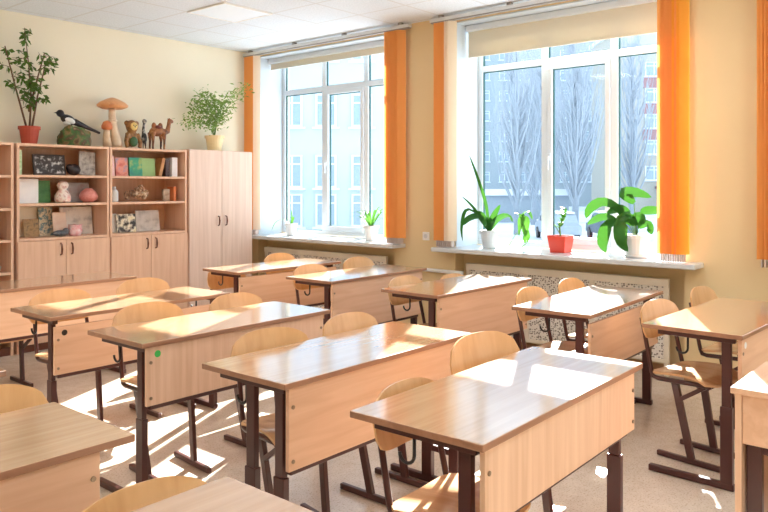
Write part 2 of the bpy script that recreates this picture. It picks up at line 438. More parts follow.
# ------------------------------------------------------------------ ceiling panels
fill_m = emit('panel diffuser', (246, 250, 255), FILL)  # glow of the unseen panels added to brighten the room
dim_m = emit('unlit panel diffuser', (226, 236, 246), .06)
def panel(i, j, label, lit=True):
    x, y = 3.965+.56*i, 5.19+.56*j
    t = thing('ceiling_light', label, 'ceiling light', (x+.28, y+.28, ZC), 0, 'square ceiling light panels')
    m = MB()
    for a in ((-.275, .275, -.275, -.26), (-.275, .275, .26, .275), (-.275, -.26, -.26, .26), (.26, .275, -.26, .26)): m.box(a[0], a[1], a[2], a[3], -.012, 0)
    m.build('frame', M['white'], t)
    MB().box(-.26, .26, -.26, .26, -.008, 0).build('diffuser', fill_m if lit else dim_m, t)
panel(0, 0, 'unlit square ceiling light panel seen at the top, over the back desks', False)
for i, j, l_ in [(-4, -2, 'added square fill light panel over the green sticker desk'), (-8, -2, 'added square fill light panel over the left desks'),
                (0, -6, 'added square fill light panel over the large foreground desk'), (-4, -6, 'added square fill light panel over the centre aisle'), (-8, -6, 'added square fill light panel over the near left desks'),
                (0, -10, 'added square fill light panel near the third window'), (-4, -10, 'added square fill light panel above the camera'), (-8, -10, 'added square fill light panel behind the camera on the left')]:
    panel(i, j, l_)

# ------------------------------------------------------------------ radiator screens and pipe
def radscreen(a, b, label):
    t = thing('radiator_screen', label, 'radiator screen', (XR+.02, (a+b)/2, 0), 0, 'perforated screens under the windows')
    h = (b-a)/2; npan = 3
    fr = MB()
    fr.box(-.02, .02, -h, h, .69, .75); fr.box(-.012, .02, -h, h, .10, .13)
    for k in range(npan+1):
        y = -h+.02+k*(2*h-.04)/npan; fr.box(-.013, .02, y-.02, y+.02, .13, .70); 
    for y in (-h+.02, h-.02): fr.box(-.01, .02, y-.018, y+.018, 0, .10)
    fr.build('frame', plain('screen frame paint', (228, 218, 200), .5), t, bevel=.003)
    for k in range(npan):
        y0 = -h+.04+k*(2*h-.04)/npan; y1 = -h+(k+1)*(2*h-.04)/npan
        MB().box(0, .006, y0, y1, .13, .70).build('perforated_sheet', M['screen'], t)
radscreen(1.98, 3.84, 'cream perforated radiator screen under the window with the red square pot')
radscreen(4.82, 6.70, 'cream perforated radiator screen under the window beside the cupboard')
pp = MB(); pp.tube([(XR-.05, 3.84, .66), (XR-.05, 4.74, .66)], .018, 10); pp.tube([(XR-.05, 4.3, .66), (XR, 4.3, .66)], .008, 6)
tag(pp.build('heating_pipe', M['white'], smooth=True), 'white heating pipe along the wall between the two windows', 'pipe')

# ------------------------------------------------------------------ desks
DW, DD, DH = 1.2, .486, .76
def desk(x, y, rot, label, variant='', sticker=None, ptop=.736, pbot=.45, px1=1.15, grain='panel', inset=0):
    t = thing('school_desk', label, 'desk', (x, y, 0), R(rot), 'two seat school desks')
    def top():
        m = MB(); m.box(0, DW, 0, DD, DH-.022, DH)
        m.bm.faces.ensure_lookup_table()
        for f in m.bm.faces: f.material_index = 0 if abs(f.normal.z) > .5 or f.calc_center_median().z > DH-.001 else 1
        return m
    part('tabletop', 'desk_top', top, [M['desktop'], M['edge']], t, bevel=.003)
    pan = part('modesty_panel', 'desk_panel%s%s%s%s' % (ptop, pbot, px1, grain), lambda: MB().box(.03, px1, .012, .03, pbot, ptop), [M[grain]], t, bevel=.002)
    for bx in (.05, px1-.02):
        for bz in (pbot+.035, ptop-.07):
            o = part('bolt', 'desk_bolt', lambda: MB().tube([(0, 0, 0), (0, -.004, 0)], .0075, 10), [M['bolt']], pan); o.location = (bx, .0125, bz)
    for sd, x0 in (('l', .05), ('r%.2f' % inset, DW-.075-inset)):
        posts = (.085,) if variant != 'twin' else (.075, .235)
        def leg(x0=x0, posts=posts):
            m = MB()
            for i, yy in enumerate(posts):
                wdt = .028 if i == 0 else .03
                m.box(x0-.015, x0+.015, yy-wdt, yy+wdt, .03, .40)
                m.box(x0-.012, x0+.012, yy-wdt+.006, yy+wdt-.006, .40, DH-.047)
            if variant == 'twin': m.box(x0-.012, x0+.012, posts[0]+.02, posts[1]-.02, .16, .19)
            return m
        lg = part('leg', 'desk_leg_%s_%s' % (sd, variant), leg, [M['steel']], t, bevel=.003)
        part('foot', 'desk_foot_%s' % sd, lambda x0=x0: MB().box(x0-.016, x0+.016, .05, DD-.02, .002, .034), [M['steel']], lg, bevel=.005)
        part('top_rail', 'desk_rail_%s' % sd, lambda x0=x0: MB().box(x0-.014, x0+.014, .045, DD-.07, DH-.05, DH-.022), [M['steel']], lg, bevel=.002)
        def hook(x0=x0, s=1):
            pts = [(x0, .27, DH-.045), (x0, .27, DH-.105)] + [(x0, .27+.028-.028*math.cos(q), DH-.105-.028*math.sin(q)) for q in [R(v) for v in range(20, 200, 20)]]
            return MB().tube(pts, .0055, 8)
        part('bag_hook', 'desk_hook_%s' % sd, hook, [M['plastic']], t, smooth=True)
    part('crossbar', 'desk_cross%s' % pbot, lambda: MB().box(.06, DW-.08, .033, .058, pbot-.025, pbot), [M['steel']], t, bevel=.003)
    if sticker:
        m = MB(); m.tube([(.085, .0125, ptop-.035), (.085, .0105, ptop-.035)], .016, 16)
        nm = {'green': ('round_sticker', plain('green sticker', (60, 180, 80), .5)), 'white': ('round_sticker', plain('white sticker', (235, 235, 235), .5)), 'black': ('cable_plug', M['plastic'])}[sticker]
        o = m.build(nm[0], nm[1], pan); o['label'] = sticker + ' round mark on the panel'
    return t
desk(1.687, 1.081, 1.0, 'large foreground desk with glossy top and bright sun patches, panel facing the camera', pbot=.51, px1=1.14, grain='panelv')
desk(1.751, 1.947, .35, 'desk in the centre of the photo with twin leg posts and orange beech panel', 'twin', pbot=.435, inset=-.04)
desk(1.791, 2.931, .2, 'desk whose front panel carries a green round sticker', sticker='green', pbot=.47, grain='panelv', inset=-.04)
desk(1.836, 3.904, .3, 'desk with a black round plug on its panel, behind the green sticker desk', sticker='black', ptop=.70, pbot=.44)
desk(1.93, 5.20, 0, 'back desk at the left edge in front of the shelf cabinets', pbot=.42)
desk(3.785, 4.778, -.8, 'rearmost desk of the window column, in front of the tall cupboard', ptop=.715, pbot=.40)
desk(3.870, 3.800, .9, 'desk of the window column second from the back, under the left window', pbot=.37)
desk(3.815, 2.787, -.7, 'desk of the window column third from the back, left of the perforated screen', pbot=.38)
desk(3.775, 1.729, 1.5, 'sun bleached desk by the wall with the big leafed plant above it', ptop=.705, pbot=.42, px1=1.13)
desk(3.708, .945, -2.2, 'desk at the right edge with a sunlit triangle and white sticker', sticker='white', pbot=.44)
desk(-.072, 1.881, 0, 'shaded desk cut by the left edge of the photo at lower left', pbot=.45, px1=1.10, inset=.12)
desk(-.09, .955, 0, 'desk corner at the bottom edge of the photo, in front of a curved chair back', pbot=.45, inset=.1)
desk(.0, 2.905, 0, 'desk of which only a corner peeks in at the left edge', pbot=.45)

# teacher side desk at lower right
t = thing('side_desk', 'plain wooden desk with board side and deep apron cut by the lower right corner', 'desk', (2.738, .738, 0))
tp = MB(); tp.box(0, .62, -1.15, 0, .738, .76); tp.build('tabletop', M['panel'], t, bevel=.003)
MB().box(.012, .60, -.034, -.012, 0, .737).build('side_board', M['panelv'], t, bevel=.002)
MB().box(.012, .60, -1.135, -1.113, 0, .737).build('side_board', M['panelv'], t, bevel=.002)
MB().box(.018, .036, -1.112, -.035, .565, .737).build('apron', M['panel'], t, bevel=.002)
MB().box(.56, .578, -1.112, -.035, .20, .737).build('back_board', M['panelv'], t, bevel=.002)
m = MB(); m.box(.05, .08, -.09, -.04, 0, .56); m.box(.05, .08, -1.10, -1.05, 0, .56); m.box(.05, .08, -1.05, -.09, .53, .56); m.build('inner_frame', M['steel'], t, bevel=.003)

# ------------------------------------------------------------------ chairs
def grid_shell(fn, nu, nv, th):
    """double skinned curved board: fn(u,v) -> (point, normal)"""
    m = MB(); A = []; B = []
    for i in range(nv+1):
        ra, rb = [], []
        for j in range(nu+1):
            p, nn = fn(-1+2*j/nu, i/nv)
            ra.append(m.bm.verts.new(p+nn*th/2)); rb.append(m.bm.verts.new(p-nn*th/2))
        A.append(ra); B.append(rb)
    for i in range(nv):
        for j in range(nu):
            m.bm.faces.new([A[i][j], A[i][j+1], A[i+1][j+1], A[i+1][j]]); m.bm.faces.new([B[i][j], B[i+1][j], B[i+1][j+1], B[i][j+1]])
    for i in range(nv):
        m.bm.faces.new([A[i][0], A[i+1][0], B[i+1][0], B[i][0]]); m.bm.faces.new([A[i][nu], B[i][nu], B[i+1][nu], A[i+1][nu]])
    for j in range(nu):
        m.bm.faces.new([A[0][j], B[0][j], B[0][j+1], A[0][j+1]]); m.bm.faces.new([A[nv][j], A[nv][j+1], B[nv][j+1], B[nv][j]])
    return m
def rounded(u, v, w0, z0, z1, ct, cb):
    """board outline: half width w0, between z0 and z1, with big top and small bottom corners"""
    x = w0*u; a = abs(u)
    top = z1 - ct*(1-math.sqrt(max(0, 1-a**2.6)))
    bot = z0 + cb*(1-math.sqrt(max(0, 1-a**5)))
    return x, bot+(top-bot)*v
def back_fn(u, v):
    x, z = rounded(u, v, .207, .625, .822, .095, .05)
    y = .19 + (z-.62)*.24 - .022*u*u
    return Vector((x, y, z)), Vector((.2*u, -1, .22)).normalized()
def seat_fn(u, v):
    w0 = .195; a = abs(u)
    y0 = -.20 + .05*(1-math.sqrt(max(0, 1-a**4))); y1 = .165 - .045*(1-math.sqrt(max(0, 1-a**5)))
    y = y0+(y1-y0)*v
    z = .452 + .012*math.cos((v-.45)*3) - .05*max(0, .25-v)**1.3*2 + .008*u*u
    return Vector((w0*u, y, z)), Vector((0, 0, 1))
def chair(x, y, rot, label, dz=0.0):
    t = thing('school_chair', label, 'chair', (x, y, 0), R(rot), 'plywood school chairs')
    k = '%.2f' % dz
    def sh(fn): return lambda u, v: (fn(u, v)[0]+Vector((0, 0, dz)), fn(u, v)[1])
    part('backrest', 'ch_back'+k, lambda: grid_shell(sh(back_fn), 20, 6, .011), [M['ply']], t, smooth=False)
    part('seat', 'ch_seat'+k, lambda: grid_shell(sh(seat_fn), 16, 10, .011), [M['plyseat']], t, smooth=False)
    for s in (-1, 1):
        def fr(s=s):
            m = MB(); X = .168*s
            m.tube([(X*.95, .222, .74+dz), (X*.96, .202, .66+dz), (X, .158, .46+dz), (X, .148, .434+dz), (X, .12, .428+dz), (X, -.05, .434+dz), (X, -.17, .438+dz)], .0125, 8, sx=.85)
            return m
        part('side_frame', 'ch_side%d%s' % (s, k), fr, [M['steel']], t, smooth=True)
        def lg(s=s):
            m = MB()
            m.bar((.150*s, .035, .43+dz), (.127*s, -.045, .025), .022, .038, up=(0, 1, 0))
            m.bar((.147*s, .012, .33+dz), (.150*s, -.13, .425+dz), .018, .022)
            return m
        l_ = part('leg', 'ch_leg%d%s' % (s, k), lg, [M['steel']], t, bevel=.003)
        part('foot', 'ch_foot%d' % s, lambda s=s: MB().bar((.127*s, -.20, .016), (.127*s, .145, .016), .026, .028), [M['steel']], l_, bevel=.005)
    part('crossbar', 'ch_cross'+k, lambda: MB().tube([(-.165, -.10, .425+dz), (.165, -.10, .425+dz)], .011, 8), [M['steel']], t, smooth=True)
    return t
chair(2.03, 1.40, 2, 'left chair of the large foreground desk, backrest mostly below the desk edge', -.05)
chair(2.55, 1.45, -10, 'right chair behind the large foreground desk, pale curved backrest', .03)
chair(2.14, 2.31, -10, 'left chair at the desk with twin leg posts in the photo centre')
chair(2.70, 2.31, 0, 'right chair at the desk with twin leg posts, beside the centre desk column')
chair(2.16, 3.30, -5, 'left chair behind the desk with the green sticker', .015)
chair(2.765, 3.30, 0, 'right chair behind the desk with the green sticker')
chair(2.17, 4.27, 0, 'left chair behind the desk with the black plug')
chair(2.74, 4.27, 0, 'right chair behind the desk with the black plug', .015)
chair(2.28, 5.60, 0, 'low chair at the back desk on the left edge, seen only under its panel', -.08)
chair(4.07, 5.10, 0, 'left chair at the rearmost window desk, backrest just below the desktop', -.07)
chair(4.72, 5.12, 0, 'right chair at the rearmost window desk, near the tall cupboard')
chair(4.20, 4.15, 0, 'left chair of the second window desk, pale backrest under the left window')
chair(4.80, 4.17, 0, 'right chair of the second window desk, by the wall', .015)
chair(4.18, 3.14, 0, 'left chair of the third window desk, low pale backrest', -.015)
chair(4.76, 3.12, 0, 'right chair of the third window desk, hidden behind its top', -.05)
chair(4.15, 2.09, 0, 'left chair of the sun bleached desk, in front of the perforated screen')
chair(4.725, 2.10, 0, 'right chair of the sun bleached desk, against the perforated screen')
chair(4.12, 1.29, -9, 'chair with glossy sunlit seat at the right edge desk')
chair(4.86, 1.27, -4, 'further chair of the right edge desk, against the window wall')
chair(.94, 2.25, 0, 'chair behind the shaded desk on the left edge')
chair(.93, 1.32, 0, 'orange curved chair back at the bottom edge of the photo', -.06)

# ------------------------------------------------------------------ shelf cabinets
CY = 6.56; CD = YB-.012-CY      # front plane and depth
def door(parent, x0, x1, z0, z1, hx, hz, mat):
    d = MB().box(x0, x1, -.018, 0, z0, z1).build('door', mat, parent, bevel=.002)
    h = MB(); h.tube([(hx, -.018, hz-.05), (hx, -.04, hz-.045), (hx, -.046, hz), (hx, -.04, hz+.045), (hx, -.018, hz+.05)], [.007, .006, .009, .006, .007], 8)
    h.build('handle', M['handle'], d, smooth=True)
def bookcase(x0, x1, label, shelves, doors=True, top=1.842, ztop_door=.985, basez=.07):
    t = thing('bookcase', label, 'bookcase', (x0, CY, 0), 0, 'open beech shelf cabinets along the back wall')
    W = x1-x0; th = .022
    for a in (0, W-th): MB().box(a, a+th, 0, CD, 0, top).build('side_panel', M['cab'], t, bevel=.001)
    MB().box(th, W-th, 0, CD, top-th, top).build('top_panel', M['cab'], t, bevel=.001)
    MB().box(th, W-th, CD-.012, CD, basez, top-th).build('back_panel', M['cabin'], t)
    MB().box(th, W-th, .02, .04, 0, basez).build('plinth', M['cabdark'], t)
    for z in shelves: MB().box(th, W-th, .006, CD-.012, z-th, z).build('shelf', M['cab'], t, bevel=.001)
    if doors:
        MB().box(th, W-th, 0, CD-.012, ztop_door-.005, ztop_door+.017).build('counter_shelf', M['cab'], t, bevel=.001)
        c = W/2; g = .002
        door(t, .003, c-g, basez, ztop_door-.008, c-.05, ztop_door-.09, M['cab'])
        door(t, c+g, W-.003, basez, ztop_door-.008, c+.05, ztop_door-.09, M['cab'])
    return t
bookcase(1.93, 2.768, 'open bookcase cut by the left edge of the photo', [.15, .72, 1.0, 1.275, 1.56], doors=False)
bookcase(2.795, 3.655, 'bookcase with framed picture and pink vases, below the terracotta pot', [1.31, 1.565])
bookcase(3.665, 4.53, 'bookcase with colourful upright books, below the mushroom figurine', [1.31, 1.565])
t = thing('wardrobe', 'tall closed beech cupboard with two doors, in the back corner', 'cupboard', (4.545, CY, 0))
W = .845
for a in (0, W-.022): MB().box(a, a+.022, 0, CD, 0, 1.855).build('side_panel', M['cab'], t, bevel=.001)
MB().box(.022, W-.022, 0, CD, 1.833, 1.855).build('top_panel', M['wardrobe'], t)
MB().box(.022, W-.022, CD-.012, CD, 0, 1.833).build('back_panel', M['cabin'], t)
MB().box(.022, W-.022, .02, .04, 0, .07).build('plinth', M['cabdark'], t)
door(t, .003, W/2-.002, .07, 1.85, W/2-.05, 1.09, M['wardrobe']); door(t, W/2+.002, W-.003, .07, 1.85, W/2+.05, 1.09, M['wardrobe'])

# ---- things on the shelves
def slab(name, x, y, z, w, h, d, mat, label, cat, lean=0, tilt=0, group=None, page=None, turn=0):
    """upright flat thing standing on z: front face towards -y, leaning back by lean degrees"""
    m = MB(); m.box(-w/2, w/2, 0, d, 0, h)
    o = m.build(name, mat, loc=(x, y, z), bevel=.002)
    o.rotation_euler = (R(-lean), R(tilt), R(turn))
    if tilt: o.location.z += abs(math.sin(R(tilt)))*w/2
    if lean: o.location.z += d*math.sin(R(lean))
    return tag(o, label, cat, group)
Z1, Z2, Z3 = 1.5655, 1.3105, 1.0025
yb = 6.60
def pic(name, cols, scale, rough=.45, kind='noise'): return patchy(name, cols, scale, rough, 4, kind)
# left bookcase, top shelf
slab('book', 2.86, yb+.05, Z1, .035, .22, .17, pic('leafy spine', [(232, 238, 214), (110, 180, 90)], 30), 'green and white book spine at the left end of the top shelf', 'book')
t = thing('framed_picture', 'dark framed picture with white shapes on the top shelf', 'picture', (3.155, yb+.10, Z1+.004)); t.rotation_euler = (R(-10), 0, R(2))
m = MB(); m.box(-.15, .15, 0, .018, 0, .014); m.box(-.15, .15, 0, .018, .176, .19); m.box(-.15, -.136, 0, .018, .014, .176); m.box(.136, .15, 0, .018, .014, .176); m.build('frame', plain('dark frame', (52, 38, 32), .4), t)
MB().box(-.136, .136, .004, .014, .014, .176).build('picture', pic('dark picture', [(40, 34, 32), (58, 48, 44), (226, 224, 220)], 24), t)
m = MB(); m.ball((0, 0, .055), .07, (1, .7, .8)); m.ball((-.05, -.02, .075), .035)
remesh(tag(m.build('seashell', plain('black glaze', (44, 34, 36), .3), loc=(3.385, yb+.12, Z1)), 'dark round ornament between the framed picture and the grey book', 'ornament'), .008)
slab('book', 3.51, yb+.10, Z1, .16, .225, .015, pic('grey cover', [(120, 118, 116), (176, 174, 170), (206, 204, 200)], 26), 'grey patterned book leaning on the top shelf', 'book', 6, 3)
# left bookcase, middle shelf
slab('box', 2.945, yb+.10, Z2, .20, .22, .05, pic('white card', [(228, 232, 238), (244, 246, 248)], 9), 'pale white box on the middle shelf, left end', 'box')
slab('book', 3.125, yb+.18, Z2, .14, .205, .02, pic('green cover', [(60, 124, 70), (96, 160, 96)], 14), 'green book behind the doll shaped vase', 'book', 5)
m = MB(); m.lathe([(.001, 0), (.06, .002), (.075, .03), (.07, .07), (.045, .11), (.03, .125), (.045, .14), (.052, .165), (.04, .19), (.02, .2), (.001, .202)])
tag(m.build('figurine', pic('painted doll', [(176, 70, 66), (236, 226, 216), (220, 150, 140)], 18, .3), loc=(3.255, yb+.07, Z2), smooth=True), 'red and white doll shaped vase on the middle shelf', 'figurine')
slab('picture_card', 3.44, yb+.20, Z2, .30, .19, .012, pic('silver card', [(150, 146, 150), (186, 182, 184), (168, 120, 116)], 8), 'grey landscape card standing behind the pink vase', 'card', 8)
m = MB(); m.lathe([(.001, 0), (.04, .002), (.08, .03), (.088, .06), (.07, .1), (.04, .125), (.03, .135), (.001, .135)])
tag(m.build('vase', pic('pink glaze', [(206, 122, 116), (226, 156, 146)], 40, .3), loc=(3.515, yb+.09, Z2), smooth=True), 'round pink vase at the right of the middle shelf', 'vase')
# left bookcase, lower shelf : posters
slab('poster', 3.04, yb+.26, Z3, .36, .275, .008, pic('cream poster', [(236, 220, 190), (244, 232, 208)], 5), 'cream wildlife poster standing at the back of the lower shelf', 'poster', 6)
slab('picture_card', 3.02, yb+.17, Z3+.0, .14, .165, .008, pic('brown photo', [(120, 92, 54), (176, 140, 88), (90, 80, 60)], 22), 'small brown photograph on the cream poster', 'card', 12)
slab('picture_card', 3.17, yb+.21, Z3, .13, .265, .008, pic('blue butterfly sheet', [(40, 74, 86), (226, 206, 170), (70, 118, 128), (232, 214, 182)], 20), 'sheet with dark blue butterflies in the lower shelf', 'card', 7)
slab('picture_card', 3.27, yb+.14, Z3, .13, .22, .008, pic('pink sheet', [(226, 190, 168), (238, 216, 196)], 12), 'pinkish card with drawing beside the butterflies', 'card', 10)
slab('poster', 3.46, yb+.20, Z3, .32, .265, .008, pic('grey diagram', [(170, 166, 162), (226, 220, 212), (234, 228, 220)], 11), 'grey poster with a drawn bird on the lower shelf', 'poster', 7)
m = MB(); m.lathe([(.001, 0), (.05, 0), (.062, .04), (.058, .095), (.066, .105), (.001, .1)])
tag(m.build('cup', pic('pink white cup', [(226, 140, 150), (240, 226, 226)], 30, .3), loc=(3.36, yb+.04, Z3), smooth=True), 'pink and white cup at the front of the lower shelf', 'cup')
m = MB(); m.ball((0, 0, .03), .05, (1.6, .7, .6)); m.ball((.05, 0, .05), .03)
remesh(tag(m.build('toy_bird', pic('dark toy', [(50, 60, 66), (120, 120, 124)], 30), loc=(3.22, yb+.04, Z3)), 'dark little toy bird lying beside the pink cup', 'toy'), .008)
# right bookcase, top shelf
G = 'colourful books on the top shelf of the right bookcase'
def bk(x, w, h, cols, scale, label, lean=5, tilt=0, d=.016, y=yb+.09):
    slab('book', x, y, Z1, w, h, d, pic('cover', cols, scale), label, 'book', lean, tilt, G)
bk(3.745, .085, .20, [(232, 178, 180), (240, 214, 212)], 16, 'pale pink book at the left end beside the divider')
bk(3.865, .13, .185, [(190, 66, 62), (226, 150, 132), (90, 140, 176)], 13, 'red book with a blue and yellow picture')
bk(4.02, .145, .19, [(22, 116, 128), (60, 160, 120), (226, 200, 60)], 7, 'teal and yellow book between the red and green ones')
bk(4.165, .15, .185, [(140, 180, 112), (158, 194, 128)], 6, 'plain light green book')
bk(4.27, .035, .19, [(176, 120, 72), (200, 150, 96)], 9, 'brown book tilting beside the green one', 0, 14, .12, yb+.05)
bk(4.355, .045, .185, [(66, 42, 40), (84, 54, 48)], 9, 'dark brown book near the right end', 0, 0, .14, yb+.05)
bk(4.43, .065, .20, [(226, 226, 230), (240, 240, 242)], 9, 'white thick book at the right end', 0, 0, .16, yb+.03)
# right bookcase, middle shelf
m = MB(); m.lathe([(.001, 0), (.038, 0), (.042, .01), (.042, .10), (.03, .118), (.018, .125), (.018, .15), (.001, .15)])
tag(m.build('bottle', M['whitepot'], loc=(3.76, yb+.06, Z2), smooth=True), 'small white bottle at the left of the middle shelf', 'bottle')
rnd = random.Random(5)
m = MB()
for k in range(26):
    a = rnd.uniform(0, 2*PI); r_ = rnd.uniform(0, .14)
    m.ball((r_*math.cos(a)*1.05, r_*math.sin(a)*.6, .035+(.15-r_)*.6*rnd.random()), rnd.uniform(.025, .042), (1.3, .8, .7), Euler((rnd.random()*3, rnd.random()*3, rnd.random()*3)), 1)
tag(m.build('driftwood', pic('driftwood', [(66, 44, 34), (176, 140, 108), (226, 206, 180)], 26), loc=(4.08, yb+.12, Z2+.022)), 'heap shaped brown and white driftwood craft on the middle shelf', 'ornament')
slab('picture_card', 4.365, yb+.08, Z2, .075, .125, .03, pic('tan print', [(136, 104, 80), (206, 186, 160)], 22), 'small tan framed print on the middle shelf', 'picture', 0)
slab('book', 4.445, yb+.05, Z2, .03, .15, .12, pic('orange spine', [(206, 116, 70), (220, 140, 90)], 10), 'narrow orange book at the right of the middle shelf', 'book')
# right bookcase, lower shelf
slab('picture_card', 3.78, yb+.15, Z3, .14, .19, .008, pic('pale sheet', [(214, 212, 206), (232, 230, 226)], 7), 'pale blank sheet in the lower shelf of the right bookcase', 'card', 8)
slab('picture_card', 3.935, yb+.12, Z3, .21, .185, .012, pic('cow patches', [(44, 38, 34), (60, 52, 46), (232, 222, 196), (220, 204, 150)], 18), 'picture with black and cream animal patches on the lower shelf', 'picture', 9)
slab('picture_card', 4.19, yb+.14, Z3, .27, .215, .012, pic('grey map', [(160, 150, 142), (196, 186, 176), (206, 196, 188)], 14), 'greyish map picture at the right of the lower shelf', 'picture', 8)
# left edge bookcase
m = MB(); m.lathe([(.001, 0), (.04, 0), (.06, .04), (.055, .09), (.03, .11), (.001, .115)])
tag(m.build('vase', plain('brown glaze', (92, 48, 34), .3), loc=(2.64, yb+.08, 1.0005), smooth=True), 'dark brown jar on the bookcase at the left edge', 'vase')
m = MB(); m.lathe([(.001, 0), (.03, 0), (.045, .05), (.001, .048)])
tag(m.build('cup', M['whitepot'], loc=(2.66, yb+.06, .7205), smooth=True), 'small white cup on a low shelf at the left edge', 'cup')

# ------------------------------------------------------------------ on top of the cabinets
TOPZ = 1.842
def pot(mb, r0, r1, h, rim=.012):
    mb.lathe([(.001, 0), (r0, 0), (r1, h-.03), (r1+rim, h-.03), (r1+rim, h), (r1-.006, h), (r1-.01, h-.02), (.001, h-.02)])
def pot_thing(name, label, loc, r0, r1, h, mat, square=False):
    t = thing(name, label, 'plant', loc)
    m = MB()
    if square:
        b4 = [(-r0, -r0), (r0, -r0), (r0, r0), (-r0, r0)]
        def ring(s, z): return [m.bm.verts.new((x*s, y*s, z)) for x, y in b4]
        k = r1/r0; rs = [ring(1, 0), ring(k, h), ring(k*.93, h), ring(k*.9, h-.02)]
        for a, b in zip(rs, rs[1:]):
            for i in range(4): m.bm.faces.new([a[i], a[(i+1) % 4], b[(i+1) % 4], b[i]])
        m.bm.faces.new(rs[0][::-1]); m.bm.faces.new(rs[-1])
        m.build('pot', mat, t, bevel=.004)
        MB().box(-r1*.86, r1*.86, -r1*.86, r1*.86, h-.019, h-.012).build('soil', M['soil'], t)
    else:
        pot(m, r0, r1, h); m.build('pot', mat, t, smooth=False)
        MB().lathe([(.001, 0), (r1-.012, 0), (r1-.012, .006), (.001, .01)], (0, 0, h-.02)).build('soil', M['soil'], t)
    return t
# ficus in terracotta pot
t = pot_thing('potted_ficus', 'small leaved ficus in a terracotta pot on the left bookcase', (2.99, 6.76, TOPZ), .075, .098, .165, M['terracotta'])
rnd = random.Random(11)
st = MB(); lf = MB()
stems = [[(0, 0, .14), (.03, .02, .42), (-.01, .0, .75), (-.06, -.02, 1.05)], [(-.02, .01, .14), (-.14, .0, .5), (-.26, -.03, .86)],
         [(.02, -.01, .14), (.1, .03, .45), (.18, .0, .78)], [(0, .01, .3), (.09, .02, .6), (.16, .0, .85)]]
tips = []
for s_ in stems:
    st.tube(s_, [.012, .009, .006, .003][:len(s_)], 6)
    for i in range(len(s_)-1):
        a, b = Vector(s_[i]), Vector(s_[i+1])
        for k in range(5):
            p = a.lerp(b, (k+.5)/5)
            if p.z < .3: continue
            q = p + Vector((rnd.uniform(-.17, .17), rnd.uniform(-.1, .1), rnd.uniform(-.02, .1)))
            st.tube([p, q], [.003, .0015], 4); tips.append((p, q))
for p, q in tips:
    for k in range(8):
        c = p.lerp(q, rnd.uniform(.2, 1.15))
        lf.leaflet(c, (rnd.uniform(-1, 1), rnd.uniform(-.8, .8), rnd.uniform(-1, .25)), rnd.uniform(.055, .085), rnd.uniform(.014, .021), rnd)
st.build('stem', M['bark'], t, smooth=True); lf.build('foliage', M['leafdark'], t, open_=True)

t.scale = (.86, .86, 1)
# magpie on a stump
t = thing('magpie_figurine', 'black and white magpie figurine perched on a mossy stump', 'figurine', (3.40, 6.74, TOPZ+.004))
m = MB(); m.lathe([(.001, 0), (.15, 0), (.155, .05), (.14, .1), (.115, .14), (.085, .175), (.03, .185), (.001, .185)], seg=14); rnd = random.Random(3)
for k in range(11): m.ball((.125*math.cos(k*.57), .11*math.sin(k*.57), .03+.045*(k % 4)), .035, sub=1)
remesh(m.build('stump', pic('mossy bark', [(64, 42, 30), (132, 108, 72), (60, 104, 50), (86, 56, 38), (150, 130, 96)], 12, .7), t), .012)
m = MB(); m.ball((-.06, 0, .245), .052, (1.5, .85, .9), Euler((0, R(20), 0))); m.ball((-.135, 0, .30), .036); m.tube([(-.16, 0, .305), (-.2, 0, .298)], [.012, .002], 8)
m.tube([(0, 0, .23), (.12, 0, .185), (.26, 0, .135)], [.035, .02, .012], 8, sx=1)
b_ = remesh(m.build('bird_body', plain('black feathers', (30, 28, 34), .4), t), .006)
m = MB(); m.ball((-.055, -.028, .235), .036, (1.5, .7, .8), Euler((0, R(20), 0))); m.ball((-.07, -.005, .215), .034, (1.2, 1, .8))
m.build('white_belly', plain('white feathers', (230, 228, 224), .5), t, smooth=True)
MB().tube([(-.05, .015, .2), (-.045, .015, .16)], .005, 6).tube([(-.03, -.015, .2), (-.03, -.015, .16)], .005, 6).build('legs', M['plastic'], t)

# mushrooms
t = thing('mushroom_figurine', 'tall mushroom figurine with wide tan cap and a small one beside it', 'figurine', (3.77, 6.74, TOPZ+.012))
m = MB(); m.tube([(.07, 0, 0), (.06, 0, .06), (.03, 0, .18), (.015, 0, .30), (.015, 0, .40)], [.052, .056, .042, .034, .03], 14)
m.lathe([(.03, 0), (.052, -.012), (.05, -.02), (.03, -.02)], (.017, 0, .27), 14)
m.build('stalk', pic('cream stalk', [(206, 180, 150), (228, 208, 182)], 14), t, smooth=True)
m = MB(); m.lathe([(.03, .38), (.10, .375), (.145, .395), (.15, .41), (.12, .44), (.06, .47), (.02, .485), (.001, .485)], (.02, 0, 0), 20)
m.build('cap', pic('tan cap', [(186, 112, 66), (222, 160, 110), (206, 140, 90)], 10), t, smooth=True)
m = MB(); m.tube([(-.05, -.03, 0), (-.06, -.03, .09), (-.055, -.03, .19)], [.045, .035, .028], 12); m.build('small_stalk', pic('cream stalk', [(206, 176, 140), (226, 204, 176)], 14), t, smooth=True)
m = MB(); m.lathe([(.028, .16), (.05, .175), (.052, .2), (.035, .24), (.001, .255)], (-.055, -.03, 0), 14); m.build('small_cap', pic('orange cap', [(190, 96, 52), (216, 134, 84)], 12), t, smooth=True)

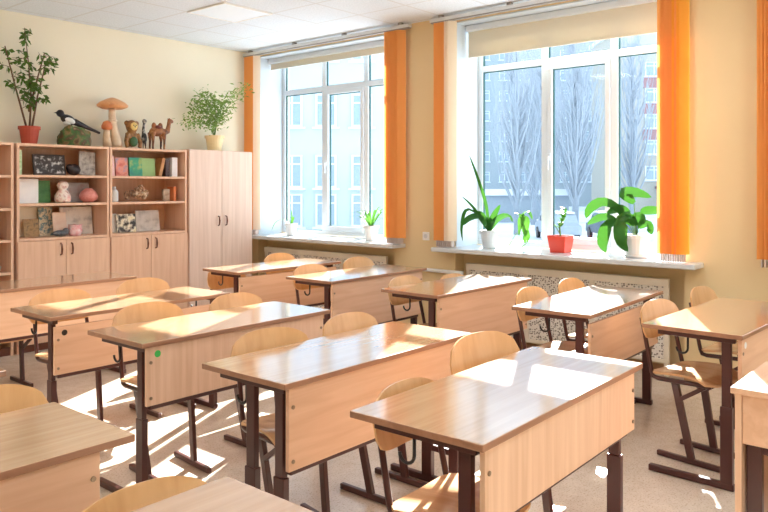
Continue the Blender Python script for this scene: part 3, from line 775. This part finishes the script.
# round headed brown creature
t = thing('monkey_figurine', 'brown figurine with a pale round face and green belly, right of the mushroom', 'figurine', (3.985, 6.72, TOPZ))
m = MB(); m.ball((0, 0, .11), .075, (1, .8, 1.3)); m.ball((0, -.01, .235), .072, (1.1, .9, 1)); m.ball((-.065, 0, .27), .03); m.ball((.065, 0, .27), .03)
m.tube([(-.06, -.02, .16), (-.095, -.04, .08), (-.08, -.05, .01)], [.03, .025, .025], 8); m.tube([(.06, -.02, .16), (.095, -.04, .08), (.08, -.05, .01)], [.03, .025, .025], 8)
remesh(m.build('figurine_body', pic('brown fur', [(84, 52, 28), (150, 104, 50), (110, 70, 34)], 22), t), .009)
m = MB(); m.ball((0, -.058, .235), .044, (1.1, .5, 1)); m.build('face', plain('pale yellow face', (226, 196, 120), .5), t, smooth=True)
m = MB(); m.ball((-.016, -.078, .245), .007, sub=1).ball((.016, -.078, .245), .007, sub=1).ball((0, -.082, .23), .008, sub=1); m.build('eyes_and_nose', M['plastic'], t)
m = MB(); m.ball((0, -.05, .075), .055, (1, .5, 1)); m.build('belly', plain('green glaze', (58, 96, 52), .4), t, smooth=True)
# slim striped bird
t.scale = (.84, .84, .95)
t = thing('stork_figurine', 'slim black and white bird figurine between the brown figurine and the camel', 'figurine', (4.115, 6.70, TOPZ))
m = MB(); m.ball((0, 0, .11), .035, (.8, 1, 1.6)); m.tube([(0, 0, .14), (-.01, 0, .2), (.0, 0, .27)], [.025, .014, .012], 8); m.ball((0, -.005, .285), .024); m.tube([(0, -.02, .285), (0, -.055, .275)], [.009, .002], 6); m.tube([(.02, .02, .1), (.04, .04, .03)], [.02, .008], 6)
remesh(m.build('bird_body', pic('striped feathers', [(30, 28, 30), (40, 36, 36), (226, 220, 210)], 20), t), .006)
m = MB(); m.tube([(-.01, 0, .08), (-.012, 0, 0)], .006, 6).tube([(.014, 0, .08), (.016, 0, 0)], .006, 6); m.box(-.04, .045, -.03, .03, 0, .008); m.build('legs_and_base', plain('dark base', (70, 48, 40), .5), t)
# camel
t = thing('camel_figurine', 'brown two humped camel figurine standing by the pale fern', 'figurine', (4.28, 6.72, TOPZ))
m = MB(); m.ball((0, 0, .19), .062, (1.5, .75, .85)); m.ball((-.04, 0, .245), .034, (.8, .7, 1.2)); m.ball((.035, 0, .245), .034, (.8, .7, 1.2))
m.tube([(.075, 0, .19), (.12, 0, .20), (.135, 0, .26), (.14, 0, .30)], [.04, .03, .022, .022], 8); m.ball((.155, -.002, .31), .026, (1.5, .8, .9), Euler((0, R(20), 0)))
m.ball((.135, .015, .335), .009, sub=1); m.ball((.135, -.015, .335), .009, sub=1)
for x_ in (-.07, .06):
    for y_ in (-.03, .03):
        m.tube([(x_, y_, .18), (x_+.004, y_, .09), (x_, y_, .02), (x_+.004, y_, 0)], [.026, .014, .011, .015], 8)
m.tube([(-.085, 0, .2), (-.105, 0, .13)], [.008, .006], 6)
remesh(m.build('camel_body', pic('camel hide', [(40, 26, 22), (140, 84, 44), (176, 120, 66)], 18), t), .007)
m = MB(); m.ball((0, 0, .23), .045, (1.1, .95, .6)); m.build('saddle', plain('dark red saddle', (110, 46, 36), .6), t, smooth=True)

# feathery asparagus fern in cream pot
t = pot_thing('asparagus_fern', 'feathery pale green fern in a cream pot on the tall cupboard', (5.03, 6.76, 1.855), .075, .098, .175, M['creampot'])
rnd = random.Random(21); st = MB(); lf = MB()
def frond(pts, n=30, L=.058, spread=.085):
    st.tube(pts, [.004]+[.0025]*(len(pts)-2)+[.0012], 5)
    P_ = [Vector(p) for p in pts]
    for k in range(n):
        x = (.3+.7*k/n)*(len(P_)-1); i = min(int(x), len(P_)-2); c = P_[i].lerp(P_[i+1], x-i)
        for q in range(7):
            cc = c + Vector((rnd.gauss(0, spread*.6), rnd.gauss(0, spread*.6), rnd.gauss(0, spread*.5)))
            lf.leaflet(cc, (rnd.uniform(-1, 1), rnd.uniform(-1, 1), rnd.uniform(-.5, .8)), L*rnd.uniform(.6, 1.1), .010, rnd)
frond([(0, 0, .15), (.0, 0, .35), (-.08, -.02, .52), (-.26, -.06, .62)])
frond([(0, 0, .15), (-.03, 0, .32), (-.18, -.03, .46), (-.30, -.05, .48)])
frond([(0, 0, .15), (.03, 0, .38), (.16, -.02, .58), (.42, -.05, .76)])
frond([(0, 0, .15), (.02, -.02, .34), (.0, -.05, .5), (-.10, -.08, .56)])
frond([(0, 0, .15), (.04, 0, .34), (.14, -.02, .48), (.24, -.05, .62)], 16)
frond([(0, 0, .15), (-.06, -.02, .28), (-.24, -.05, .30), (-.42, -.07, .24)], 14, .045, .07)
frond([(0, 0, .15), (-.08, -.02, .26), (-.30, -.05, .36), (-.50, -.08, .30)], 12, .045, .07)
st.build('stem', M['stem'], t, smooth=True); lf.build('foliage', M['leafpale'], t, open_=True)

# ------------------------------------------------------------------ plants on the sills
sz = SZ+.001
# long leaved plant in the ribbed white pot
t = pot_thing('potted_amaryllis', 'plant with long upright and drooping leaves in a white pot, left on the sill', (5.80, 3.65, sz), .062, .078, .16, M['greypot'])
lf = MB(); Z = .15
for pts, w_ in [([(0, 0, Z), (-.01, .03, .40), (-.02, .12, .66), (-.03, .20, .86)], .017), ([(0, .01, Z), (-.02, .10, .29), (-.03, .18, .39), (-.04, .275, .47)], .02), ([(0, .01, Z), (-.02, .10, .29), (-.04, .20, .35), (-.05, .25, .30), (-.05, .275, .16), (-.05, .26, .05)], .018),
               ([(0, 0, Z), (-.04, .08, .28), (-.07, .18, .26), (-.08, .24, .2)], .042), ([(0, 0, Z), (-.01, -.05, .28), (0, -.12, .40)], .03), ([(0, 0, Z), (.01, -.08, .26), (-.01, -.2, .30), (-.02, -.26, .25)], .036), ([(0, 0, Z), (-.04, .0, .26), (-.09, .0, .2)], .044),
               ([(0, 0, Z), (-.03, -.05, .25), (-.06, -.10, .24)], .028), ([(0, 0, Z), (-.02, .06, .30), (-.05, .13, .33)], .026)]:
    lf.ribbon(pts, w_, face=(.6, .3, .75))
lf.build('leaves', M['leaf'], t, open_=True, smooth=True)
# drooping cluster: trailing light plant standing beside it
t = thing('trailing_plant', 'light green trailing leaves beside the white pot, by the window glass', 'plant', (5.84, 3.30, sz))
m = MB(); m.lathe([(.001, 0), (.035, 0), (.042, .09), (.036, .09), (.001, .08)], seg=12); m.build('pot', glassmat('clear tumbler'), t, smooth=True)
lf = MB()
for pts, w_ in [([(0, 0, .06), (0, .01, .2), (0, .05, .30), (0, .11, .33)], .034), ([(0, 0, .2), (-.02, -.03, .18), (-.05, -.06, .08), (-.06, .0, .02), (-.06, .03, .005)], .02), ([(0, 0, .1), (-.03, .05, .15), (-.05, .10, .08), (-.06, .14, .01)], .018),
               ([(0, 0, .3), (-.03, -.02, .24), (-.05, -.03, .12)], .04), ([(0, .02, .32), (-.03, .02, .24), (-.05, .03, .12)], .036), ([(0, .03, .3), (0, -.03, .34), (-.01, -.08, .27)], .026)]:
    lf.ribbon(pts, w_)
lf.build('leaves', M['leafbright'], t, open_=True, smooth=True)
# jade in red square pot
t = pot_thing('potted_jade', 'small plant in a red square pot in the middle of the sill', (5.80, 2.93, sz), .066, .086, .145, M['redpot'], square=True)
st = MB(); st.tube([(0, 0, .12), (0, .01, .22), (0, -.05, .34)], .007, 6); st.tube([(0, 0, .15), (0, .06, .24)], .004, 6); st.build('stem', M['stem'], t, smooth=True)
lf = MB(); rnd = random.Random(8)
for k in range(16):
    a = rnd.uniform(0, 2*PI); z_ = rnd.uniform(.18, .36); c = Vector((0, .02-(z_-.18)*.42, z_))
    lf.ribbon([c, c+Vector((math.cos(a)*.02, math.sin(a)*.02, .02)), c+Vector((math.cos(a)*.05, math.sin(a)*.065, .03))], .022, n=5)
lf.build('leaves', M['leafbright'], t, open_=True, smooth=True)
# big peace lily
t = pot_thing('potted_peace_lily', 'broad leaved plant in a white pot with saucer beside the orange blind', (5.78, 2.26, sz+.012), .082, .102, .17, M['whitepot'])
MB().lathe([(.001, -.012), (.085, -.012), (.105, .012), (.095, .012), (.08, -.002), (.001, -.002)]).build('saucer', M['whitepot'], t, smooth=True)
lf = MB(); st = MB(); Z = .16
for pts, w_ in [([(0, .08, .30), (-.04, .18, .40), (-.06, .28, .42), (-.06, .37, .36), (-.06, .40, .29)], .05), ([(-.02, .16, .28), (-.06, .26, .30), (-.08, .38, .24)], .042), ([(-.02, .10, .28), (-.08, .20, .24), (-.1, .24, .10), (-.1, .21, .02)], .05),
               ([(-.02, .04, .34), (-.1, .08, .28), (-.14, .07, .12), (-.12, .02, .04)], .055), ([(0, .02, .42), (-.03, .08, .49), (-.05, -.02, .50), (-.05, -.14, .47)], .062), ([(0, -.04, .34), (-.02, -.12, .36), (-.03, -.24, .37)], .05),
               ([(0, 0, .24), (-.06, -.05, .32), (-.1, -.10, .26)], .05), ([(0, -.02, .22), (-.04, -.10, .26), (-.07, -.15, .18)], .045), ([(0, .05, .34), (0, .14, .37), (-.02, .24, .33)], .045), ([(0, 0, .24), (-.05, .03, .30), (-.1, .02, .34)], .04),
               ([(0, .0, .24), (-.08, .06, .28), (-.13, .12, .20)], .05)]:
    lf.ribbon(pts, w_, fold=.2, face=(.7, .25, .65))
    st.tube([(0, 0, Z-.02), Vector(pts[0])*.5+Vector((0, 0, .1)), pts[0]], .004, 5)
st.build('stem', M['stem'], t, smooth=True); lf.build('leaves', M['leaf'], t, open_=True, smooth=True)
# left window: two pale pots
t = pot_thing('potted_spider_plant', 'pale spiky plant in a white pot on the left window sill near the blind', (5.80, 5.105, sz), .06, .075, .155, M['whitepot'])
lf = MB(); rnd = random.Random(4)
for k in range(16):
    a = k*2.4; rr = rnd.uniform(.16, .3); h_ = rnd.uniform(.22, .36)
    lf.ribbon([(0, 0, .13), (math.cos(a)*rr*.5, math.sin(a)*rr*.5, h_), (math.cos(a)*rr*.75, math.sin(a)*rr, h_-rnd.uniform(-.02, .06))], .014, n=6)
lf.build('leaves', M['leafbright'], t, open_=True, smooth=True)
t = pot_thing('potted_cactus', 'small plant with one drooping stem in a white pot, left end of the sill', (5.80, 6.34, sz), .055, .066, .14, M['whitepot'])
lf = MB()
for pts, w_ in [([(0, 0, .11), (-.02, .12, .18), (-.03, .24, .14), (-.04, .3, .04)], .01), ([(0, 0, .11), (0, -.01, .2), (0, .0, .3)], .012), ([(0, 0, .11), (0, -.03, .18), (0, -.05, .22)], .02), ([(0, 0, .11), (-.02, .03, .18), (-.03, .04, .2)], .02)]:
    lf.ribbon(pts, w_)
lf.build('leaves', M['leafbright'], t, open_=True, smooth=True)
# wall socket on the pier
t = thing('wall_socket', 'small white wall socket low on the pier between the windows', 'socket', (XR, 4.30, .98))
MB().box(-.012, 0, -.04, .04, -.04, .04).build('plate', M['white'], t, bevel=.004)
MB().tube([(-.0145, 0, 0), (-.012, 0, 0)], .022, 16).build('insert', M['rail'], t)

# ------------------------------------------------------------------ outside
GZ = -1.45
snow = patchy('snow', [(206, 212, 220), (226, 230, 236)], .4, .8)
struct(MB().box(XO+.1, 160, -90, 120, GZ-.3, GZ).build('snow_ground', snow))
hz_white = plain('pale plaster', (186, 195, 202), .8, var=.03, scale=.5)
hz_brick = plain('pink brick band', (158, 122, 124), .85)
hz_beige = plain('beige block wall', (172, 168, 160), .85)
hz_win = plain('hazy window glass', (150, 166, 180), .3)
hz_bark = plain('hazed bark', (158, 166, 176), .9)  # bark paled and greyed, distance haze put into its colour
def building(name, label, loc, rotz, Wd, Dp, H, mat, cols_, rows_, ww, wh, bands=None, roofmat=snow):
    t = thing(name, label, 'building', loc, rotz)
    MB().box(-Wd/2, Wd/2, 0, Dp, 0, H).build('wall', mat, t)
    MB().box(-Wd/2-.3, Wd/2+.3, -.3, Dp+.3, H, H+.4).build('roof', roofmat, t)
    if bands:
        for (bx0, bx1, z0, z1) in bands: MB().box(bx0, bx1, -.12, 0, z0, z1).build('brick_band', hz_brick, t)
    fkey, pkey = name+'f', name+'p'
    def fr():
        m = MB(); a, b = ww/2, wh
        m.box(-a, a, -.1, 0, 0, .1); m.box(-a, a, -.1, 0, b-.08, b); m.box(-a, -a+.1, -.1, 0, .1, b-.08); m.box(a-.1, a, -.1, 0, .1, b-.08); m.box(-.05, .05, -.1, 0, .1, b-.08); m.box(-a+.1, a-.1, -.09, 0, b*.7, b*.7+.08)
        m.box(-a-.15, a+.15, -.2, 0, -.1, 0)
        return m
    for z in rows_:
        for x in cols_:
            f = part('window', fkey, fr, [M['pvc']], t); f.location = (x, 0, z)
            part('pane', pkey, lambda: MB().box(-ww/2+.1, ww/2-.1, -.05, -.01, .1, wh-.08), [hz_win], f)
    return t
# facade direction across the view: angle of vector r = -49.66 deg
RA = R(-49.66)
building('school_wing', 'pale plastered building with tall windows outside the left window', (25.6, 26.6, GZ), RA, 13, 10, 13, hz_white, [-4.3, -2.6, -.9, .8, 2.6, 4.6], [.9, 4.45-1.6+.0, 5.9, 9.2], 1.05, 1.65)
b_ = building('apartment_block', 'beige apartment block with pink brick bands outside the right window', (84.0, 23.2, GZ), R(-50), 22, 12, 20, hz_beige, [-7.6, -5.4, -2.6, -.2, 3, 6], [3.6, 6.4, 9.2, 12.0, 14.8], 1.9, 1.55, bands=[(-8.8, 8, z-1.25, z-.1) for z in (9.2, 12.0, 14.8)])
m = MB(); m.box(-7.5, -3.6, -2.2, 0, 2.7, 2.95); m.box(-7.4, -7.2, -2.1, -1.9, 0, 2.7); m.box(-3.9, -3.7, -2.1, -1.9, 0, 2.7); m.build('entrance_canopy', plain('brown canopy', (140, 116, 120), .7), b_)
building('far_block', 'far grey apartment block behind the bare trees', (98, 52, GZ), R(-50), 56, 12, 34, plain('grey blue wall', (160, 170, 178), .9), [-22, -19, -16, -13, -9, -6, -3, 0, 3, 6, 9], [3.6, 6.6, 9.6, 12.6, 15.6, 18.6, 21.6, 24.6], 1.6, 1.5)
# low shed with snowy roof
t = thing('low_shed', 'long low shed with a snowy roof behind the bare trees', 'shed', (52, 31, GZ), RA)
MB().box(-5, 5, 0, 4, 0, 2.2).build('wall', plain('grey shed wall', (150, 160, 170), .9), t); MB().box(-5.3, 5.3, -.4, 4.4, 2.2, 2.7).build('snowy_roof', snow, t)
def tree(x, y, h, seed, label, spread=.36, n=100):
    rnd = random.Random(seed)
    t = thing('bare_tree', label, 'tree', (x, y, GZ), 0, 'bare winter trees outside')
    tr = MB(); tr.tube([(0, 0, 0), (.1, 0, h*.3), (-.1, .1, h*.65), (0, 0, h)], [h*.016, h*.012, h*.007, .02], 7)
    tr.build('trunk', hz_bark, t, smooth=True)
    br = MB()
    for k in range(n):
        z0 = h*(.1+.85*k/n); a = rnd.uniform(0, 2*PI); L = (h-z0)*.35+h*.08*rnd.uniform(.6, 1.2)
        d = Vector((math.cos(a)*spread, math.sin(a)*spread, 1)).normalized()
        p = Vector((0, 0, z0)); q = p+d*L*.5+Vector((math.cos(a)*.2, math.sin(a)*.2, 0)); e = p+d*L+Vector((0, 0, L*.15))
        br.tube([p, q, e], [.06, .04, .015], 4, caps=False)
        for j in range(7):
            s = p.lerp(q, rnd.random()) if j % 2 else q.lerp(e, rnd.random())
            b = rnd.uniform(0, 2*PI); l2 = L*.35*rnd.uniform(.4, 1)
            f = s+Vector((math.cos(b)*.35, math.sin(b)*.35, 1)).normalized()*l2
            br.tube([s, f], [.022, .010], 3, caps=False)
    br.build('branches', hz_bark, t)
tree(41.9, 20.2, 14, 1, 'tall bare poplar in the middle pane of the right window')
tree(39.0, 22.6, 12.5, 2, 'bare poplar in the left pane of the right window')
tree(47.6, 18.9, 13, 3, 'bare poplar just left of the apartment block')
tree(46, 24.6, 13, 4, 'bare tree behind the parked cars', .5)
tree(50, 27.5, 14, 5, 'bushy bare tree in front of the far grey block', .5, 90)
tree(54, 26, 14, 6, 'thin bare tree seen beside the window handle', .4)
def car(x, y, rz, label, colr):
    t = thing('parked_car', label, 'car', (x, y, GZ), rz, 'parked cars under snow')
    m = MB()
    prof = [(-2.1, .35), (-2.1, .85), (-1.5, .95), (-.9, 1.4), (.7, 1.42), (1.3, .98), (2.1, .85), (2.15, .35)]
    a = [m.bm.verts.new((x_, -.82, z_)) for x_, z_ in prof]; b = [m.bm.verts.new((x_, .82, z_)) for x_, z_ in prof]
    for i in range(len(prof)):
        j = (i+1) % len(prof); m.bm.faces.new([a[i], a[j], b[j], b[i]])
    m.bm.faces.new(a); m.bm.faces.new(b[::-1])
    m.build('body', plain('car paint', colr, .3), t, bevel=.06)
    m = MB(); m.box(-.85, .65, -.84, .84, 1.02, 1.3); m.build('side_windows', plain('car glass', (70, 84, 96), .2), t)
    m = MB(); m.box(-.95, .75, -.75, .75, 1.42, 1.55); m.box(1.3, 2.05, -.75, .75, .93, 1.02); m.build('snow_cover', snow, t, bevel=.05)
    for wx in (-1.3, 1.35):
        for s in (-1, 1): MB().tube([(wx, s*.7, .32), (wx, s*.86, .32)], .32, 16).build('wheel', M['plastic'], t)
car(37.2, 19.0, R(40), 'grey parked car with snow on the roof, nearest the window', (150, 160, 170))
car(38.8, 16.6, R(40), 'dark blue parked car with snow behind the red pot', (90, 104, 124))
